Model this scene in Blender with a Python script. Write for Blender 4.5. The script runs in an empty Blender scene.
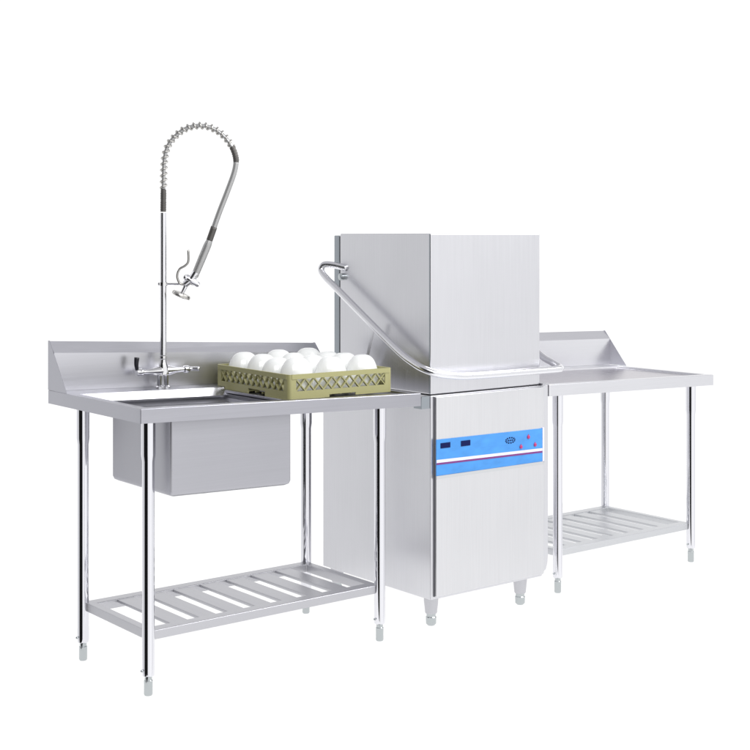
import bpy, bmesh, math
from mathutils import Vector, Matrix
C = bpy.context.scene.collection
R = math.radians
S = bpy.context.scene

# ------------------------------------------------------------------ materials
def mat(name, col, metallic=0.0, rough=0.5, brushed=None, bump=0.0, spec=None, mottle=0.0):
    """brushed = stretch scale (x,y,z) for the noise that gives a grain to roughness / bump."""
    m = bpy.data.materials.new(name); m.use_nodes = True
    nt = m.node_tree; b = nt.nodes['Principled BSDF']
    b.inputs['Base Color'].default_value = (*col, 1)
    b.inputs['Metallic'].default_value = metallic
    b.inputs['Roughness'].default_value = rough
    if spec is not None: b.inputs['Specular IOR Level'].default_value = spec
    if brushed:
        tc = nt.nodes.new('ShaderNodeTexCoord'); mp = nt.nodes.new('ShaderNodeMapping')
        mp.inputs['Scale'].default_value = brushed
        nz = nt.nodes.new('ShaderNodeTexNoise'); nz.inputs['Scale'].default_value = 1; nz.inputs['Detail'].default_value = 6
        nt.links.new(tc.outputs['Object'], mp.inputs['Vector']); nt.links.new(mp.outputs[0], nz.inputs['Vector'])
        mr = nt.nodes.new('ShaderNodeMapRange')
        mr.inputs['To Min'].default_value = rough-.05; mr.inputs['To Max'].default_value = rough+.06
        nt.links.new(nz.outputs[0], mr.inputs['Value']); nt.links.new(mr.outputs[0], b.inputs['Roughness'])
        # faint mottling of the sheet's own colour (finger marks, rolling marks) plus the grain
        n2 = nt.nodes.new('ShaderNodeTexNoise'); n2.inputs['Scale'].default_value = 2.2; n2.inputs['Detail'].default_value = 3
        nt.links.new(tc.outputs['Object'], n2.inputs['Vector'])
        ad = nt.nodes.new('ShaderNodeMath'); ad.operation = 'ADD'
        nt.links.new(nz.outputs[0], ad.inputs[0]); nt.links.new(n2.outputs[0], ad.inputs[1])
        m2 = nt.nodes.new('ShaderNodeMapRange'); m2.inputs['From Min'].default_value = .6; m2.inputs['From Max'].default_value = 1.4
        m2.inputs['To Min'].default_value = 1-mottle; m2.inputs['To Max'].default_value = 1+mottle
        nt.links.new(ad.outputs[0], m2.inputs['Value'])
        vm = nt.nodes.new('ShaderNodeVectorMath'); vm.operation = 'SCALE'; vm.inputs[0].default_value = col
        nt.links.new(m2.outputs[0], vm.inputs['Scale']); nt.links.new(vm.outputs[0], b.inputs['Base Color'])
        if bump:
            bp = nt.nodes.new('ShaderNodeBump'); bp.inputs['Strength'].default_value = bump; bp.inputs['Distance'].default_value = .001
            nt.links.new(nz.outputs[0], bp.inputs['Height']); nt.links.new(bp.outputs[0], b.inputs['Normal'])
    return m

GX = (3, 300, 300)      # grain running along x
GZ = (260, 260, 4)      # grain running up and down
GY = (300, 3, 300)
M = {
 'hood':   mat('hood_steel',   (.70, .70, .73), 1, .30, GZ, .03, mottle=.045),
 'body':   mat('body_steel',   (.72, .72, .75), 1, .32, GZ, .03, mottle=.045),
 'door':   mat('door_steel',   (.75, .75, .77), 1, .30, GZ, .03, mottle=.045),
 'dark':   mat('dark_seal',    (.05, .05, .06), 0, .5),
 'seam':   mat('seam_grey',    (.14, .14, .16), 0, .5),
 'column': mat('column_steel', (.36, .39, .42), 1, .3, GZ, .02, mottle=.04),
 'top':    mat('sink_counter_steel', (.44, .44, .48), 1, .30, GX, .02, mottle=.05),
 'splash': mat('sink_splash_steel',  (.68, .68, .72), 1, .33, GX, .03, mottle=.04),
 'slope':  mat('sloped_back_steel', (.46, .46, .49), 1, .25, GX, .02, mottle=.03),
 'basin':  mat('basin_steel',  (.44, .44, .475), 1, .42, GX, .03, mottle=.05),
 'slat':   mat('shelf_steel',  (.55, .55, .58), 1, .38, GY, .03, mottle=.03),
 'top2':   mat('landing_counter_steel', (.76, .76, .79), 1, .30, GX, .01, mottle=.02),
 'dim_reflection':   mat('dim_reflection_steel', (.48, .46, .50), 1, .28, GX, .02, mottle=.04),  # steel darkened to carry dim reflections in its colour
 'slat2':  mat('landing_shelf_steel',  (.68, .69, .71), 1, .38, GY, .03, mottle=.03),
 'chrome': mat('chrome_tube',  (.80, .80, .84), 1, .07),
 'foot':   mat('foot_metal',   (.50, .53, .54), 1, .15),
 'bright': mat('faucet_chrome', (.78, .78, .79), 1, .10),
 'tube':   mat('handle_tube',  (.80, .80, .83), 1, .22),
 'spring': mat('spring_wire',  (.50, .49, .47), 1, .28),
 'sleeve': mat('dark_sleeve',  (.11, .105, .10), .6, .45),
 'hose':   mat('grey_hose',    (.42, .42, .42), .6, .35),
 'black':  mat('black_grip',   (.015, .015, .02), 0, .3),
 'blue':   mat('blue_panel',   (.06, .285, .72), 0, .35, (18, 18, 40), 0, mottle=.2),
 'navy':   mat('display_navy', (.006, .01, .075), 0, .4, spec=.1),
 'white':  mat('panel_white',  (.75, .74, .90), 0, .4),
 'purple': mat('panel_purple', (.20, .03, .20), 0, .4),
 'red':    mat('button_magenta', (.50, .03, .16), 0, .35),
 'rack':   mat('rack_plastic', (.37, .355, .165), 0, .42),
 'china':  mat('white_china',  (.84, .85, .84), 0, .12),
 'floor':  mat('floor_white',  (.93, .93, .93), 0, .7, spec=.1),
}

# ------------------------------------------------------------------ helpers
def obj(name, bm, m, parent=None, bevel=0, smooth=False, seg=2):
    bmesh.ops.recalc_face_normals(bm, faces=bm.faces)
    me = bpy.data.meshes.new(name); bm.to_mesh(me); bm.free()
    o = bpy.data.objects.new(name, me); C.objects.link(o); me.materials.append(m)
    if parent: o.parent = parent; o.matrix_parent_inverse = Matrix.Translation(-world_loc(parent))
    if bevel:
        b = o.modifiers.new('bevel', 'BEVEL'); b.width = bevel; b.segments = seg; b.limit_method = 'ANGLE'; b.angle_limit = R(40)
    if smooth or bevel:
        for p in me.polygons: p.use_smooth = True
        if not smooth or smooth == 'auto':
            me.set_sharp_from_angle(angle=R(35)) if not bevel else None
            if bevel:
                w = o.modifiers.new('wn', 'WEIGHTED_NORMAL'); w.keep_sharp = True
    return o
def world_loc(o):
    v = Vector(o.location); p = o.parent
    if p is not None: return Vector((0, 0, 0)) + (o.location if o.type == 'EMPTY' else Vector((0, 0, 0)))
    return v
def thing(name, label, cat, loc, group=None):
    o = bpy.data.objects.new(name, None); C.objects.link(o); o.location = loc; o.empty_display_size = .1
    o['label'] = label; o['category'] = cat
    if group: o['group'] = group
    return o
def box(bm, x0, x1, y0, y1, z0, z1, rz=0, c=None):
    vs = [bm.verts.new((x, y, z)) for x in (x0, x1) for y in (y0, y1) for z in (z0, z1)]
    for f in ((0,1,3,2),(4,6,7,5),(0,4,5,1),(2,3,7,6),(0,2,6,4),(1,5,7,3)): bm.faces.new([vs[i] for i in f])
    return vs
def prism(bm, pts, vec):
    a = [bm.verts.new(p) for p in pts]; b = [bm.verts.new(Vector(p)+Vector(vec)) for p in pts]
    bm.faces.new(a); bm.faces.new(b[::-1])
    for i in range(len(a)): j = (i+1) % len(a); bm.faces.new((a[i], a[j], b[j], b[i]))
def lathe(bm, prof, origin=(0,0,0), axis=(0,0,1), n=32, caps=True):
    q = Vector((0,0,1)).rotation_difference(Vector(axis).normalized()); o = Vector(origin); rings = []
    for r, z in prof:
        rings.append([bm.verts.new(o + q @ Vector((r*math.cos(2*math.pi*k/n), r*math.sin(2*math.pi*k/n), z))) for k in range(n)])
    for a, b in zip(rings, rings[1:]):
        for k in range(n): bm.faces.new((a[k], a[(k+1) % n], b[(k+1) % n], b[k]))
    if caps: bm.faces.new(rings[0][::-1]); bm.faces.new(rings[-1])
def smooth_path(pts, n=8):
    P = [Vector(p) for p in pts]; P = [P[0]*2-P[1]] + P + [P[-1]*2-P[-2]]; out = []
    for i in range(1, len(P)-2):
        for k in range(n):
            t = k/n; a, b, c, d = P[i-1:i+3]
            out.append(.5*((2*b)+(c-a)*t+(2*a-5*b+4*c-d)*t*t+(3*b-a-3*c+d)*t**3))
    out.append(P[-2]); return out
def frames(path):
    T = [(path[min(i+1, len(path)-1)]-path[max(i-1, 0)]).normalized() for i in range(len(path))]
    u = T[0].orthogonal().normalized(); out = []
    for i, t in enumerate(T):
        u = (u - t*u.dot(t)).normalized(); out.append((path[i], u, t.cross(u)))
    return out
def tube(bm, path, r, n=16, rf=None):
    rings = []
    for i, (p, u, v) in enumerate(frames(path)):
        rr = rf(i/(len(path)-1)) if rf else r
        rings.append([bm.verts.new(p + rr*(u*math.cos(2*math.pi*k/n)+v*math.sin(2*math.pi*k/n))) for k in range(n)])
    for a, b in zip(rings, rings[1:]):
        for k in range(n): bm.faces.new((a[k], a[(k+1) % n], b[(k+1) % n], b[k]))
    bm.faces.new(rings[0][::-1]); bm.faces.new(rings[-1])
def resample(path, step):
    out = [path[0]]; acc = 0
    for a, b in zip(path, path[1:]):
        L = (b-a).length; d = step-acc
        while d <= L: out.append(a.lerp(b, d/L)); d += step
        acc = (acc+L) % step
    return out
def heightfield(bm, xs, ys, h, zb):
    """Pressed sheet: every cell (i,j) has a flat top at h(i,j); None is an opening. Steps become walls; solid down to zb."""
    nx, ny = len(xs)-1, len(ys)-1; cache = {}
    def V(x, y, z):
        k = (round(x, 5), round(y, 5), round(z, 5))
        if k not in cache: cache[k] = bm.verts.new((x, y, z))
        return cache[k]
    H = lambda i, j: h(i, j) if 0 <= i < nx and 0 <= j < ny else 'out'
    for i in range(nx):
        for j in range(ny):
            z = H(i, j)
            if z is not None: bm.faces.new((V(xs[i],ys[j],z), V(xs[i+1],ys[j],z), V(xs[i+1],ys[j+1],z), V(xs[i],ys[j+1],z)))
            for di, dj, (a, b) in ((1,0,((i+1,j),(i+1,j+1))), (0,1,((i,j+1),(i+1,j+1))), (-1,0,((i,j),(i,j+1))), (0,-1,((i,j),(i+1,j)))):
                w = H(i+di, j+dj)
                lo = zb if w in ('out',) else (z-.012 if w is None and z is not None else w)
                if z is None or lo is None or lo >= z: continue
                p, q = (xs[a[0]], ys[a[1]]), (xs[b[0]], ys[b[1]])
                bm.faces.new((V(*p, z), V(*q, z), V(*q, lo), V(*p, lo)))
def shear(bm, x0, k):
    for v in bm.verts: v.co.z -= k*(v.co.x-x0)
def rrect(x0, x1, y0, y1, r, z, n=6):
    out = []
    for cx, cy, a0 in ((x1-r, y1-r, 0), (x0+r, y1-r, 90), (x0+r, y0+r, 180), (x1-r, y0+r, 270)):
        for k in range(n+1):
            a = R(a0+90*k/n); out.append(Vector((cx+r*math.cos(a), cy+r*math.sin(a), z)))
    return out
def loft(bm, rings, cap_end=True, cap_start=False):
    rs = [[bm.verts.new(p) for p in r] for r in rings]; n = len(rs[0])
    for a, b in zip(rs, rs[1:]):
        for k in range(n): bm.faces.new((a[k], a[(k+1) % n], b[(k+1) % n], b[k]))
    if cap_end: bm.faces.new(rs[-1])
    if cap_start: bm.faces.new(rs[0][::-1])

# ------------------------------------------------------------------ table pieces
def table_leg(parent, x, y, ztop, zshelf):
    bm = bmesh.new()
    lathe(bm, [(.0225, ztop), (.0225, ztop-.115), (.0195, ztop-.135), (.0195, .075), (.0185, .062), (.0165, .060)][::-1], (x, y, 0), n=40)
    leg = obj('leg', bm, M['chrome'], parent, smooth='auto')
    f = bmesh.new()
    lathe(f, [(.0115, 0), (.0135, .004), (.0135, .046), (.0115, .048), (.0115, .060)], (x, y, 0), n=28)
    obj('foot', f, M['foot'], leg, smooth='auto')
    s = bmesh.new()    # locking screw at the foot of the tube
    lathe(s, [(.004, 0), (.004, .006), (.002, .008)], (x-.0185, y, .078), (-1, 0, .05), n=12)
    obj('screw', s, M['foot'], leg, smooth='auto')
    return leg
def shelf(parent, x0, x1, y0, y1, z0, z1, ngap, gapf, m):
    fb = .045; w = .03
    bm = bmesh.new()
    xs = [x0, x0+w, x1-w, x1]; ys = [y0, y0+fb, y1-fb, y1]
    def ring(z): return z
    # frame: four mitred rails in one mesh (outer box minus inner opening)
    def V(a, b, z): return bm.verts.new((a, b, z))
    o0 = [V(x0,y0,z0), V(x1,y0,z0), V(x1,y1,z0), V(x0,y1,z0)]; o1 = [V(x0,y0,z1), V(x1,y0,z1), V(x1,y1,z1), V(x0,y1,z1)]
    i0 = [V(xs[1],ys[1],z0), V(xs[2],ys[1],z0), V(xs[2],ys[2],z0), V(xs[1],ys[2],z0)]; i1 = [V(xs[1],ys[1],z1), V(xs[2],ys[1],z1), V(xs[2],ys[2],z1), V(xs[1],ys[2],z1)]
    for k in range(4):
        j = (k+1) % 4
        bm.faces.new((o0[k], o0[j], o1[j], o1[k])); bm.faces.new((i0[k], i1[k], i1[j], i0[j]))
        bm.faces.new((o1[k], o1[j], i1[j], i1[k])); bm.faces.new((o0[k], i0[k], i0[j], o0[j]))
    fr = obj('shelf_frame', bm, m, parent, bevel=.0025)
    pitch = (xs[2]-xs[1])/ngap; gap = pitch*gapf
    for k in range(ngap-1):
        a = xs[1]+gap/2+k*pitch + pitch*(1-gapf)*0 + gap/2; b = a+pitch-gap
        a0 = xs[1]+(k+1)*pitch-(pitch-gap)/2; a1 = a0+(pitch-gap)
        bm = bmesh.new(); box(bm, a0, a1, ys[1], ys[2], z1-.012, z1-.002)
        obj('shelf_slat', bm, m, parent, bevel=.002)

# ------------------------------------------------------------------ sink table (left)
TX, TY, TL, TD = 1.993, 3.618, 1.109, .641
K = .032/TL
sink_table = thing('sink_table', 'long stainless steel sink table with deep basin, tall spray faucet and slatted undershelf', 'sink table', (TX, TY, 0))
ZT, ZB = .902, .857
xs = [TX, TX+.035, 2.040, 2.592, TX+TL-.03, TX+TL]
ys = [TY, TY+.035, 3.660, 4.100, 4.125, TY+TD]
bm = bmesh.new()
def h1(i, j):
    if i in (0, 4) or j in (0,) or j == 4 or (i < 3 and j == 3): return ZT
    if i == 2 and j == 2: return None
    return ZT-.010
heightfield(bm, xs, ys, h1, ZB)
shear(bm, TX, K)
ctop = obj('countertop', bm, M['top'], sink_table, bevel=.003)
# back splash: upright face, sloped band on top, closed back
YB = TY+TD; YF = 4.2155
def splash_profile(x, zt, zf, z0):
    return [(x, YF, z0), (x, YF, zf), (x, YB-.004, zt), (x, YB-.001, zt), (x, YB-.001, z0)]
bm = bmesh.new()
pa = splash_profile(TX+.0024, 1.067, 1.030, ZT+.0004); pb = splash_profile(TX+TL-.0024, 1.008, .976, ZT+.0004-.032)
a = [bm.verts.new(p) for p in pa]; b = [bm.verts.new(p) for p in pb]
bm.faces.new(a); bm.faces.new(b[::-1])
for i in range(5): bm.faces.new((a[i], a[(i+1) % 5], b[(i+1) % 5], b[i]))
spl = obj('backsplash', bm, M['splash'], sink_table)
for x, dz, zt in ((TX+.0003, 0, 1.067), (TX+TL-.0022, .032, 1.008)):
    bm = bmesh.new()
    prism(bm, [(x, YB, ZT-dz+.0002), (x, YB, zt+.002), (x, YB-.010, zt+.002), (x, 4.118, ZT-dz+.0002)], (.002, 0, 0))
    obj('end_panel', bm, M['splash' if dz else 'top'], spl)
# basin
bm = bmesh.new()
X0, X1, Y0, Y1 = 2.118, 2.572, 3.655, 4.04
t = .003
def ringz(g, r, z, m=0): return rrect(X0+g, X1-g, Y0+g, Y1-g, r, z)
outer = [rrect(2.034, 2.598, 3.656, 4.106, .02, .8835), rrect(2.034, 2.598, 3.656, 4.106, .02, .868), ringz(0, .009, .856), ringz(0, .009, .634), ringz(.004, .008, .624), ringz(.014, .008, .6185)]
inner = [rrect(2.040, 2.592, 3.660, 4.100, .018, .8835), rrect(2.040, 2.592, 3.660, 4.100, .018, .866), ringz(t, .008, .852), ringz(t, .008, .636), ringz(.006, .008, .627), ringz(.018, .008, .6225)]
loft(bm, outer); loft(bm, inner)
shear(bm, TX, K)
sl = bmesh.new(); prism(sl, [(2.0405, 4.1095, ZT-.0005), (2.0405, 4.0995, ZT-.0008), (2.0405, 4.083, ZT-.027), (2.0405, 4.0995, ZT-.027)][1:], (.551, 0, 0)); shear(sl, TX, K)  # wedge added at the sink back, sloped to catch the key lamp brightly
basin = obj('sink_basin', bm, M['basin'], sink_table, smooth='auto')
obj('added_shine_wedge', sl, M['slope'], basin)
bm = bmesh.new(); lathe(bm, [(.03, .575), (.03, .60), (.045, .6045), (.045, .6065)], (2.35, 3.86, 0)); obj('drain_fitting', bm, M['foot'], basin, smooth='auto')
for (lx, ly) in ((.080, .097), (TL-.109, .097), (.080, TD-.101), (TL-.109, TD-.101)):
    table_leg(sink_table, TX+lx, TY+ly, ZB-K*lx+.004, .19)
shelf(sink_table, TX+.080, TX+TL-.109, TY+.097, TY+TD-.101, .167, .196, 8, .40, M['slat'])
for lx in (.080, TL-.109):      # under-counter cross rails that carry the legs
    bm = bmesh.new(); box(bm, TX+lx-.02, TX+lx+.02, TY+.03, TY+TD-.03, ZB-K*lx+.002, ZB-K*lx+.020)
    if lx < .5: obj('cross_rail', bm, M['top'], sink_table)
    else: obj('cross_rail', bm, M['top'], sink_table)

# ---- pre-rinse faucet bolted to the rear ledge
FX, FY = 2.385, 4.168
E1 = Vector((math.cos(.6647), -math.sin(.6647), 0)); PXM = 283.0
def fp(u, v, n=0): return Vector((FX, FY, 1.42-(v-236.5)/PXM)) + E1*((u-160.5)/PXM) + Vector((math.sin(.6647), math.cos(.6647), 0))*n
zc = ZT-K*(FX-TX)
zb = .950
bm = bmesh.new()
lathe(bm, [(.010, -.105), (.013, -.100), (.013, -.085), (.0085, -.080), (.010, -.050), (.016, -.025), (.019, 0), (.016, .025), (.010, .050), (.0085, .080), (.013, .085), (.013, .100), (.010, .105)], (FX, FY, zb), (1, 0, 0))
lathe(bm, [(.021, -.012), (.019, .010), (.013, .026), (.010, .040), (.0125, .043), (.0125, .052), (.009, .056)], (FX, FY, zb))
faucet = obj('faucet', bm, M['bright'], sink_table, smooth='auto')
for dx in (-.016, .011):
    bm = bmesh.new(); lathe(bm, [(.015, zc), (.015, zc+.004), (.0085, zc+.008), (.0085, zb-.008)], (FX+dx, FY, 0)); obj('pedestal', bm, M['bright'], faucet, smooth='auto')
bm = bmesh.new(); tube(bm, smooth_path([(FX-.103, FY, zb+.008), (FX-.106, FY, zb+.028), (FX-.104, FY, zb+.052)], 5), .0075, 14, lambda t: .006+.003*t); obj('lever', bm, M['black'], faucet, smooth=True)
bm = bmesh.new(); tube(bm, smooth_path([(FX+.10, FY, zb), (FX+.115, FY-.004, zb+.001), (FX+.135, FY-.02, zb+.001)], 5), .0075, 14, lambda t: .0065+.002*t); obj('lever', bm, M['bright'], faucet, smooth=True)
bm = bmesh.new(); lathe(bm, [(.0115, zb+.055), (.0115, fp(0, 213).z)], (FX, FY, 0), n=32); obj('riser', bm, M['tube'], faucet, smooth='auto')
arc = smooth_path([fp(u, v) for u, v in ((160.5,212),(160.7,190),(161,172),(162,158),(165,147),(171.5,138),(181,130.5),(192,127),(203,127.3),(213.5,131.5),(222,138.5),(228.5,147.5),(231.8,156),(232.6,163),(230.5,174),(224,192),(215.5,214),(208.5,234),(206,241))], 10)
def cut(a, b): return arc[int(a*10):int(b*10)+1]
bm = bmesh.new(); tube(bm, cut(1, 11.3), .0068); obj('hose', bm, M['hose'], faucet, smooth=True)
bm = bmesh.new(); tube(bm, cut(0, 1), .0098)
for q in range(7): tube(bm, [arc[1+int(q*1.3)]-Vector((0,0,.0014)), arc[1+int(q*1.3)]+Vector((0,0,.0014))], .0108)
obj('sleeve', bm, M['sleeve'], faucet, smooth='auto')
bm = bmesh.new(); tube(bm, cut(11, 13), .0100)
for i in range(112, 130, 3): tube(bm, [arc[i]-(arc[i+1]-arc[i]).normalized()*.0012, arc[i]+(arc[i+1]-arc[i]).normalized()*.0012], .0112)
obj('sleeve', bm, M['sleeve'], faucet, smooth='auto')
# coil spring around the hose
seg = resample(cut(1, 11.1), .0009); fr = frames(seg); hel = []
for i, (p, u, v) in enumerate(fr):
    a = 2*math.pi*i*.0009/.0205; hel.append(p+.0105*(u*math.cos(a)+v*math.sin(a)))
bm = bmesh.new(); tube(bm, hel, .0034, 8); obj('spring', bm, M['spring'], faucet, smooth=True)
bm = bmesh.new(); tube(bm, cut(13, 17), .0098); obj('hose', bm, M['hose'], faucet, smooth=True)
bm = bmesh.new(); tube(bm, cut(16.6, 17.9), .0115); obj('sleeve', bm, M['sleeve'], faucet, smooth=True)
g0, g1 = fp(206.5, 240), fp(191.5, 276)
bm = bmesh.new(); tube(bm, [g0.lerp(g1, k/12) for k in range(13)], 0, 20, lambda t: .0105+.0035*math.sin(min(1, t*6)*math.pi/2)-.002*max(0, t-.5)); grip = obj('spray_grip', bm, M['hose'], faucet, smooth='auto')
# spray valve, squeeze lever, spray head
bm = bmesh.new()
vc = fp(186, 280)
tube(bm, [fp(193, 272), fp(190, 277), fp(186, 281), fp(182, 284)], 0, 20, lambda t: .014-.001*t)
lathe(bm, [(.006, -.024), (.012, -.022), (.014, -.008), (.014, .012), (.010, .020), (.010, .030), (.007, .034)], fp(188, 280), (fp(196, 285)-fp(188, 280)), n=20)
lathe(bm, [(.001, -.0165), (.006, -.015), (.0095, -.009), (.0095, .012), (.008, .016)], fp(183, 277), (Vector((math.sin(.6647), math.cos(.6647), 0))), n=20)
tube(bm, [fp(184, 281), fp(182, 287), fp(179, 293)], 0, 16, lambda t: .0095-.003*t)
obj('spray_valve', bm, M['tube'], faucet, smooth='auto')
bm = bmesh.new(); d = fp(175.5, 303)-fp(179, 295)
lathe(bm, [(.010, -.008), (.031, -.005), (.034, 0), (.034, .006), (.030, .009)], fp(178.5, 294), d, n=32); obj('spray_head', bm, M['spring'], faucet, smooth='auto')
bm = bmesh.new(); tube(bm, smooth_path([fp(185.3, 250), fp(185.3, 261), fp(182, 265.5), fp(176.5, 269), (fp(174.3, 276)), fp(177, 283), fp(182, 284)], 8), .0043, 12); obj('squeeze_lever', bm, M['spring'], faucet, smooth=True)
bm = bmesh.new(); tube(bm, [fp(161, 283.6), fp(178, 283.6)], .0038, 10)
lathe(bm, [(.0150, -.006), (.0150, .006)], fp(160.5, 283.6), n=24); tube(bm, [fp(155.5, 283.6), fp(160, 283.6)], .006, 12)
obj('riser_clamp', bm, M['bright'], faucet, smooth='auto')

# ------------------------------------------------------------------ landing table (right)
UX, UY, UL, UD = 3.8355, 3.709, 1.0225, .632
K2 = .024/.971
land = thing('landing_table', 'stainless steel landing table with raised rim, low backsplash and pale slatted undershelf, no basin', 'work table', (UX, UY, 0))
WT, WB = .843, .797
bm = bmesh.new()
heightfield(bm, [UX, UX+.012, UX+UL-.032, UX+UL], [UY, UY+.032, UY+UD-.110, UY+UD], lambda i, j: WT-.011 if i == 1 and j == 1 else WT, WB)
shear(bm, UX, K2)
ct2 = obj('countertop', bm, M['top2'], land, bevel=.003)
bm = bmesh.new()     # sheet laid in the recess, its darker colour standing in for dim reflections
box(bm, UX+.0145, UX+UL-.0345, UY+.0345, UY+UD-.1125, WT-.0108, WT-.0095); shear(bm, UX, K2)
obj('dim_reflection_sheet', bm, M['dim_reflection'], ct2)
V0, V1 = UY+UD-.0395, UY+UD
bm = bmesh.new()
def prof2(x, dz): return [(x, V0, WT+.0004-dz), (x, V0, .965-dz), (x, V1-.004, 1.000-dz), (x, V1-.001, 1.000-dz), (x, V1-.001, WT+.0004-dz)]
a = [bm.verts.new(p) for p in prof2(UX, 0)]; b = [bm.verts.new(p) for p in prof2(UX+UL-.0026, .025)]
bm.faces.new(a); bm.faces.new(b[::-1])
for i in range(5): bm.faces.new((a[i], a[(i+1) % 5], b[(i+1) % 5], b[i]))
spl2 = obj('backsplash', bm, M['top2'], land)
bm = bmesh.new(); x = UX+UL-.0024
prism(bm, [(x, V1, WT-.0238), (x, V1, .977), (x, V1-.008, .977), (x, UY+UD-.14, WT-.0238)], (.002, 0, 0))
obj('end_panel', bm, M['splash'], spl2)
for (x, y) in ((3.956, UY+.069), (4.789, UY+.069), (3.956, UY+UD-.069), (4.789, UY+UD-.069)):
    table_leg(land, x, y, WB-K2*(x-UX)+.004, .17)
shelf(land, 3.956, 4.789, UY+.069, UY+UD-.069, .142, .169, 8, .36, M['slat2'])
for x in (3.956, 4.789):
    bm = bmesh.new(); box(bm, x-.02, x+.02, UY+.03, UY+UD-.03, WB-K2*(x-UX)+.002, WB-K2*(x-UX)+.02); obj('cross_rail', bm, M['top2'], land)

# ------------------------------------------------------------------ hood dishwasher
MX, MY, MW, MD = 3.227, 3.712, .561, .655
dw = thing('dishwasher', 'tall stainless steel hood dishwasher with blue control strip and wraparound lift handle', 'dishwasher', (MX, MY, 0))
XR = 3.834
bm = bmesh.new()    # lower body with a stepped lower right corner
zb0, zb1 = .1024, .843
prism(bm, [(MX, MY, zb0), (XR-.035, MY, zb0), (XR-.030, MY, zb0+.014), (XR-.012, MY, zb0+.022), (XR-.003, MY, zb0+.05), (XR, MY, zb0+.08), (XR, MY, zb1), (MX, MY, zb1)], (0, MD, 0))
body = obj('body', bm, M['body'], dw, bevel=.003)
bm = bmesh.new(); box(bm, MX+.018, 3.800, MY-.011, MY-.001, .113, .838); door = obj('front_panel', bm, M['door'], dw, bevel=.003)
bm = bmesh.new(); box(bm, MX+.0150, MX+.0172, MY-.004, MY-.0005, .113, .838); obj('panel_seam', bm, M['seam'], door)
bm = bmesh.new(); box(bm, 3.8015, 3.8035, MY-.004, MY-.0005, .113, .838); obj('panel_seam', bm, M['slat'], door)
bm = bmesh.new(); box(bm, 3.79, 3.823, MY-.012, MY+.02, .8435, .852); obj('hinge_cap', bm, M['slat'], body, bevel=.002)
# hood
bm = bmesh.new(); box(bm, MX, MX+MW, MY, 4.254, .8475, 1.431); hood = obj('hood', bm, M['hood'], dw, bevel=.004, seg=3)
bm = bmesh.new(); box(bm, MX+.006, MX+MW-.006, MY+.006, 4.25, .8432, .8473); obj('hood_seal', bm, M['dark'], hood)
bm = bmesh.new(); box(bm, MX-.0012, MX+.0000, MY+.0035, MY+.0065, .85, 1.428); obj('hood_seam', bm, M['column'], hood)
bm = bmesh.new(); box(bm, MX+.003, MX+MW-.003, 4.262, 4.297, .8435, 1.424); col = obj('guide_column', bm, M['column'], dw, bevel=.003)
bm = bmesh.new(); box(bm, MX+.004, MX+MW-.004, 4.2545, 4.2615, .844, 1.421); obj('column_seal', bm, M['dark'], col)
# control strip
cp = MY-.0145
bm = bmesh.new()
prism(bm, [(3.243, cp, .553), (3.791, cp, .551), (3.791, cp, .678), (3.243, cp, .684)], (0, .0034, 0))
panel = obj('control_panel', bm, M['blue'], dw)
bm = bmesh.new(); prism(bm, [(3.787, cp-.0012, .551), (3.795, cp-.0012, .548), (3.795, cp-.0012, .681), (3.787, cp-.0012, .681)], (0, .0045, 0)); obj('panel_trim', bm, M['white'], panel)
bm = bmesh.new(); prism(bm, [(3.243, cp-.0012, .541), (3.795, cp-.0012, .539), (3.795, cp-.0012, .5507), (3.243, cp-.0012, .5525)], (0, .0045, 0)); obj('panel_trim', bm, M['slat2'], panel)
bm = bmesh.new(); prism(bm, [(3.243, cp-.001, .600), (3.786, cp-.001, .592), (3.786, cp-.001, .602), (3.243, cp-.001, .611)], (0, .0009, 0)); obj('white_stripe', bm, M['white'], panel)
bm = bmesh.new(); prism(bm, [(3.243, cp-.001, .593), (3.786, cp-.001, .585), (3.786, cp-.001, .5915), (3.243, cp-.001, .5995)], (0, .0009, 0)); obj('purple_stripe', bm, M['purple'], panel)
for x0, z0, x1, z1 in ((3.262, .651, 3.309, .670), (3.362, .649, 3.408, .669)):
    bm = bmesh.new(); box(bm, x0, x1, cp-.002, cp-.0002, z0, z1); obj('display', bm, M['navy'], panel, bevel=.0006)
bm = bmesh.new()    # oval ring of dashes with a bar through it
for k in range(12):
    a = R(30*k); b = a+R(17)
    P = [(3.614+rx*math.cos(t), cp-.001, .648+rz*math.sin(t)) for t, rx, rz in ((a,.027,.0125),(b,.027,.0125),(b,.019,.0075),(a,.019,.0075))]
    prism(bm, P, (0, .0008, 0))
for dx in (-.010, 0, .010): box(bm, 3.614+dx-.003, 3.614+dx+.003, cp-.001, cp-.0002, .645, .6505)
obj('oval_emblem', bm, M['navy'], panel)
for x, z in ((3.710, .652), (3.670, .618), (3.746, .619)):
    bm = bmesh.new(); lathe(bm, [(.0068, 0), (.0068, .003), (.005, .0045)], (x, cp-.0002, z), (0, -1, 0), n=20)
    # small point above the round button
    prism(bm, [(x-.004, cp-.0012, z+.005), (x+.004, cp-.0012, z+.005), (x+.001, cp-.0012, z+.011)], (0, .001, 0))
    obj('button', bm, M['red'], panel, smooth='auto')
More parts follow.
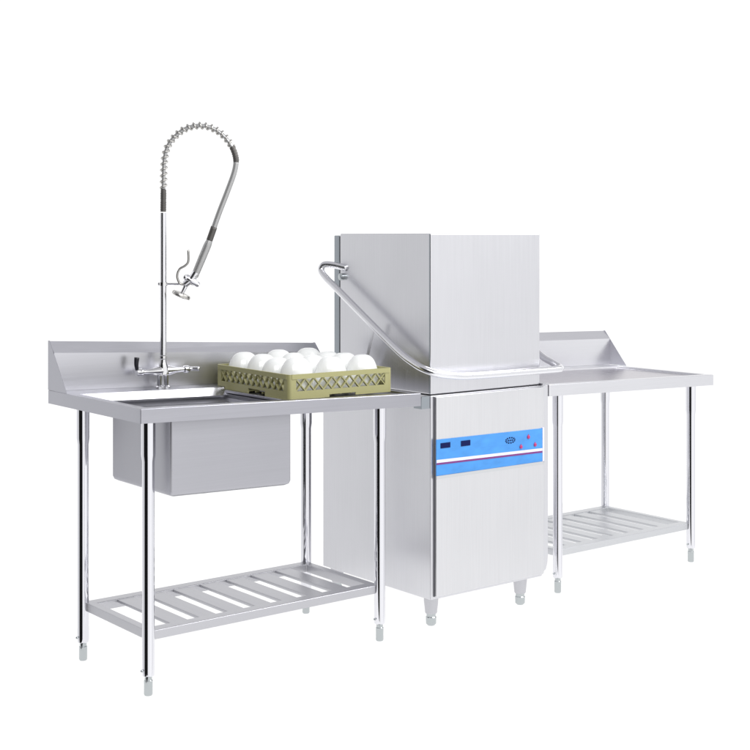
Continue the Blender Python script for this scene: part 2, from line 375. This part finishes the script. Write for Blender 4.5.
# lift handle: bends round the left side, across the front and back on the right
HX, HR = 3.168, 3.849
pts = [(MX+.004, 4.215, 1.296), (3.200, 4.262, 1.308), (3.176, 4.292, 1.308), (HX, 4.298, 1.285), (HX, 4.258, 1.252), (HX, 4.205, 1.222), (HX, 3.992, 1.098), (HX, 3.816, .998), (HX+.001, 3.735, .962), (HX+.008, 3.690, .945), (3.205, 3.655, .930), (3.262, 3.644, .920), (3.364, 3.645, .912), (3.62, 3.645, .910), (3.80, 3.645, .909), (3.835, 3.649, .910), (HR, 3.668, .915), (HR, 3.71, .930), (HR, 3.783, .962), (HR, 3.992, 1.098), (HR, 4.205, 1.222), (HR-.002, 4.255, 1.270), (3.81, 4.275, 1.300), (MX+MW+.003, 4.275, 1.306)]
bm = bmesh.new(); tube(bm, smooth_path(pts, 9), .0132, 20); hd = obj('lift_handle', bm, M['tube'], dw, smooth=True)
bm = bmesh.new(); lathe(bm, [(.014, -.004), (.014, .012), (.008, .014)], (MX-.001, 4.235, 1.262), (-1, 0, 0), n=20); obj('pivot', bm, M['foot'], hd, smooth='auto')
for x in (MX-.038, MX+MW+.035):
    bm = bmesh.new(); prism(bm, [(x, 3.985, 1.088), (x, 4.001, 1.088), (x, 4.062, .905), (x, 4.045, .900)], (.003, 0, 0)); obj('link_bar', bm, M['hood'], hd, bevel=.001)
bm = bmesh.new(); box(bm, 3.188, MX-.0005, 3.7155, 3.722, .797, .842); box(bm, 3.188, 3.191, 3.722, 3.76, .797, .842); obj('table_bracket', bm, M['column'], dw)
for x in (MX+.034, MX+MW-.072):
    for y in (MY+.036, MY+MD-.05):
        bm = bmesh.new(); lathe(bm, [(.0285, .101), (.027, .098), (.022, .048), (.0205, .044)][::-1], (x, y, 0), n=32); ft = obj('foot', bm, M['slat'], dw, smooth='auto')
        bm = bmesh.new(); lathe(bm, [(.013, 0), (.0185, .006), (.0195, .03), (.017, .033), (.017, .044)], (x, y, 0), n=32); obj('foot_pad', bm, M['foot'], ft, smooth='auto')

# ------------------------------------------------------------------ dish rack
RX, RY, RZ = 2.597, 3.706, .8745
RW, RDp, RH = .432, .478, .084
ang = R(-2.0)
rack = thing('dish_rack', 'olive green plastic dish rack with lattice sides holding white bowls', 'dish rack', (RX, RY, RZ))
RM = Matrix.Translation((RX, RY, RZ)) @ Matrix.Rotation(ang, 4, 'Z')
def rk(name, bm, m, **kw):
    o = obj(name, bm, m, **kw); o.parent = rack; return o
rack.rotation_euler.z = ang
def wall(L, origin, ax, notch):
    """one rack side: solid foot band with hand notch, crossing lattice bars, top rim. ax maps (s, thickness, z)."""
    bm = bmesh.new(); w = .004
    bnd, top = .027, .068; post = .030
    n0, n1, nh = notch
    def B(s0, s1, z0, z1, d0=0, d1=w):
        vs = box(bm, s0, s1, d0, d1, z0, z1); return vs
    B(.012, n0, 0, bnd); B(n1, L-.012, 0, bnd); B(n0, n1, nh, bnd)
    B(.012, post, bnd, top); B(L-post, L-.012, bnd, top)
    B(.012, L-.012, top, RH, -.002, .006)
    n = max(1, round((L-2*post)/.036)); p = (L-2*post)/n; h = top-bnd; bw = .0024
    for k in range(n):
        for sg in (1, -1):
            a = post+k*p; b = a+p
            if sg < 0: a, b = b, a
            prism(bm, [(a-bw, .0002*(1+sg), bnd), (a+bw, .0002*(1+sg), bnd), (b+bw, .0002*(1+sg), top), (b-bw, .0002*(1+sg), top)], (0, .011, 0))
    for v in bm.verts: s, d, z = v.co; v.co = Vector(origin) + ax[0]*s + ax[1]*d + Vector((0, 0, z))
    return bm
ex, ey = Vector((1,0,0)), Vector((0,1,0))
rk('lattice_side', wall(RW, (0,0,0), (ex, ey), (.165, .275, .009)), M['rack'])
rk('lattice_side', wall(RW, (0,RDp,0), (ex, -ey), (.165, .275, .009)), M['rack'])
rk('lattice_side', wall(RDp, (0,0,0), (ey, ex), (.15, .26, .017)), M['rack'])
rk('lattice_side', wall(RDp, (RW,0,0), (ey, -ex), (.15, .26, .017)), M['rack'])
for cx, cy, a0 in ((.012, .012, 180), (RW-.012, .012, 270), (RW-.012, RDp-.012, 0), (.012, RDp-.012, 90)):
    bm = bmesh.new(); n = 8; o_ = []; i_ = []
    for k in range(n+1):
        a = R(a0+90*k/n); o_.append((cx+.0125*math.cos(a), cy+.0125*math.sin(a), 0)); i_.append((cx+.008*math.cos(a), cy+.008*math.sin(a), 0))
    prism(bm, o_ + i_[::-1], (0, 0, RH))
    rk('corner_post', bm, M['rack'], smooth='auto')
bm = bmesh.new()
for k in range(1, 10): box(bm, RW*k/10-.002, RW*k/10+.002, .004, RDp-.004, .006, .012)
for k in range(1, 11): box(bm, .004, RW-.004, RDp*k/11-.002, RDp*k/11+.002, .0055, .0115)
rk('base_grid', bm, M['rack'])

# ------------------------------------------------------------------ bowls, upside down in the rack
def bowl_mesh():
    bm = bmesh.new(); r, h = .0612, .116; n = 26
    o_ = [(r*math.cos(R(90)*(k/n))**.66 if k < n else 0.0005, h*math.sin(R(90)*(k/n))**.92) for k in range(n+1)]
    i_ = [((r-.004)*math.cos(R(90)*(k/n))**.66 if k < n else 0.0005, (h-.004)*math.sin(R(90)*(k/n))**.92) for k in range(n+1)]
    lathe(bm, i_[::-1] + o_, n=56, caps=True)
    bmesh.ops.remove_doubles(bm, verts=bm.verts, dist=.0001)
    return bm
bo = obj('bowl', bowl_mesh(), M['china'], smooth=True)
first = True
zs = {(0,0): 0, (1,0): .001, (2,0): -.004}
for j in range(4):
    for i in range(3):
        o = bo if first else bo.copy()
        if not first: C.objects.link(o)
        first = False
        lx = .076+.1400*i+.005*math.sin(9*i+4*j); ly = .070+.1125*j
        p = RM @ Vector((lx, ly, .0122))
        o.location = p; o.rotation_euler = (0, 0, ang)
        s = .90+.015*math.sin(5*i+3*j); o.scale = (s*1.19, s,  1+.025*math.sin(7*i+4*j+1)+(.04 if (i, j) == (0, 0) else 0))
        where = [['at the front left corner of the rack', 'in the middle of the front row of the rack', 'at the front right corner of the rack by the dishwasher'],
                 ['in the second row from the front, left side', 'in the second row from the front in the middle', 'in the second row from the front, right side'],
                 ['in the third row from the front, left side', 'in the third row from the front in the middle', 'in the third row from the front, right side'],
                 ['at the back left corner of the rack nearest the faucet', 'in the middle of the back row of the rack', 'at the back right corner of the rack']][j][i]
        o['label'] = 'upturned white china bowl ' + where; o['category'] = 'bowl'; o['group'] = 'white bowls upturned in the dish rack'

# ------------------------------------------------------------------ floor: white sheet, translucent so added light below hides shadows
bm = bmesh.new()
pts = [(1.94, 3.62), (1.96, 3.60), (3.0, 3.56), (5.0, 3.60), (5.2, 3.7), (5.2, 4.5), (5.1, 4.6), (2.0, 4.5), (1.94, 4.4)]
bm.faces.new([bm.verts.new((x, y, 0)) for x, y in pts])   # single translucent sheet, brightened by the world beneath it
fm = M['floor'].node_tree; pb = fm.nodes['Principled BSDF']; pb.inputs['Roughness'].default_value = .8
tl = fm.nodes.new('ShaderNodeBsdfTranslucent'); tl.inputs['Color'].default_value = (.97, .97, .97, 1)
mx = fm.nodes.new('ShaderNodeMixShader'); mx.inputs[0].default_value = .85
fm.links.new(pb.outputs[0], mx.inputs[1]); fm.links.new(tl.outputs[0], mx.inputs[2]); fm.links.new(mx.outputs[0], fm.nodes['Material Output'].inputs['Surface'])
fl = obj('floor', bm, M['floor']); fl['kind'] = 'structure'

# ------------------------------------------------------------------ light: white surround, dark sector added for streaks in the chrome, two added lamps
w = bpy.data.worlds.new('World'); S.world = w; w.use_nodes = True; nt = w.node_tree
bg = nt.nodes['Background']; tc = nt.nodes.new('ShaderNodeTexCoord'); sp = nt.nodes.new('ShaderNodeSeparateXYZ')
at = nt.nodes.new('ShaderNodeMath'); at.operation = 'ARCTAN2'
nt.links.new(tc.outputs['Generated'], sp.inputs[0]); nt.links.new(sp.outputs['Y'], at.inputs[0]); nt.links.new(sp.outputs['X'], at.inputs[1])
mr = nt.nodes.new('ShaderNodeMapRange'); mr.inputs['From Min'].default_value = -math.pi; mr.inputs['From Max'].default_value = math.pi
nt.links.new(at.outputs[0], mr.inputs['Value'])
cr = nt.nodes.new('ShaderNodeValToRGB'); nt.links.new(mr.outputs[0], cr.inputs['Fac'])
# azimuth in degrees -> (brightness); the photograph looks along azimuth 52
stops = [(-180, .01), (-130, .01), (-127, 1.0), (-80, 1.15), (-60, 1.15), (-42, .96), (-20, .98), (0, 1.1), (100, 1.1), (112, .95), (128, .80), (150, .74), (165, .70), (169, .01), (180, .01)]
el = cr.color_ramp.elements
while len(el) > 1: el.remove(el[-1])
for k, (d, v) in enumerate(stops):
    e = el[0] if k == 0 else el.new((d+180)/360)
    e.position = (d+180)/360; t = 1.0 if v > .99 else .985
    e.color = (v*.985/1.2, v*.99/1.2, v/1.2, 1) if v < .99 else (v/1.2, v/1.2, v/1.2, 1)
zr = nt.nodes.new('ShaderNodeMapRange'); zr.inputs['From Min'].default_value = -.42; zr.inputs['From Max'].default_value = -.55
nt.links.new(sp.outputs['Z'], zr.inputs['Value'])
mix = nt.nodes.new('ShaderNodeMix'); mix.data_type = 'RGBA'; mix.clamp_factor = True
nt.links.new(zr.outputs[0], mix.inputs[0]); nt.links.new(cr.outputs[0], mix.inputs[6]); mix.inputs[7].default_value = (1.03, 1.03, 1.03, 1)  # bright lower world, added to shine up through the floor
zu = nt.nodes.new('ShaderNodeMapRange'); zu.inputs['From Min'].default_value = .42; zu.inputs['From Max'].default_value = .62
nt.links.new(sp.outputs['Z'], zu.inputs['Value'])
mix2 = nt.nodes.new('ShaderNodeMix'); mix2.data_type = 'RGBA'
nt.links.new(zu.outputs[0], mix2.inputs[0]); nt.links.new(mix.outputs[2], mix2.inputs[6]); mix2.inputs[7].default_value = (.46, .46, .48, 1)
nt.links.new(mix2.outputs[2], bg.inputs['Color']); bg.inputs['Strength'].default_value = 1.2
def area(name, loc, target, sx, sy, power, col=(1, 1, 1)):
    l = bpy.data.lights.new(name, 'AREA'); l.shape = 'RECTANGLE'; l.size = sx; l.size_y = sy; l.energy = power; l.color = col
    o = bpy.data.objects.new(name, l); C.objects.link(o); o.location = loc
    o.rotation_euler = (Vector(target)-Vector(loc)).to_track_quat('-Z', 'Y').to_euler(); return o
area('added_key_lamp', (5.0, 1.9, 3.4), (2.9, 4.0, .9), 2.4, 1.8, 90)  # added lamp, placed to reflect in the wedge added at the sink back
area('added_front_lamp', (1.4, .9, 3.6), (3.0, 4.0, .8), 2.5, 1.5, 75)  # added lamp, brightens the bowls from the front and above

# ------------------------------------------------------------------ camera
cam = bpy.data.cameras.new('camera'); co = bpy.data.objects.new('camera', cam); C.objects.link(co); S.camera = co
co.location = (0, 0, 1.42); co.rotation_euler = (R(90), 0, -.6647)
cam.sensor_width = 36; cam.lens = 36*1356.98/750; cam.shift_x = (375-361.36)/750; cam.shift_y = -(375-236.49)/750
cam.clip_start = .05; cam.clip_end = 200
S.view_settings.view_transform = 'Standard'; S.view_settings.look = 'None'; S.view_settings.gamma = 1; S.view_settings.exposure = 0
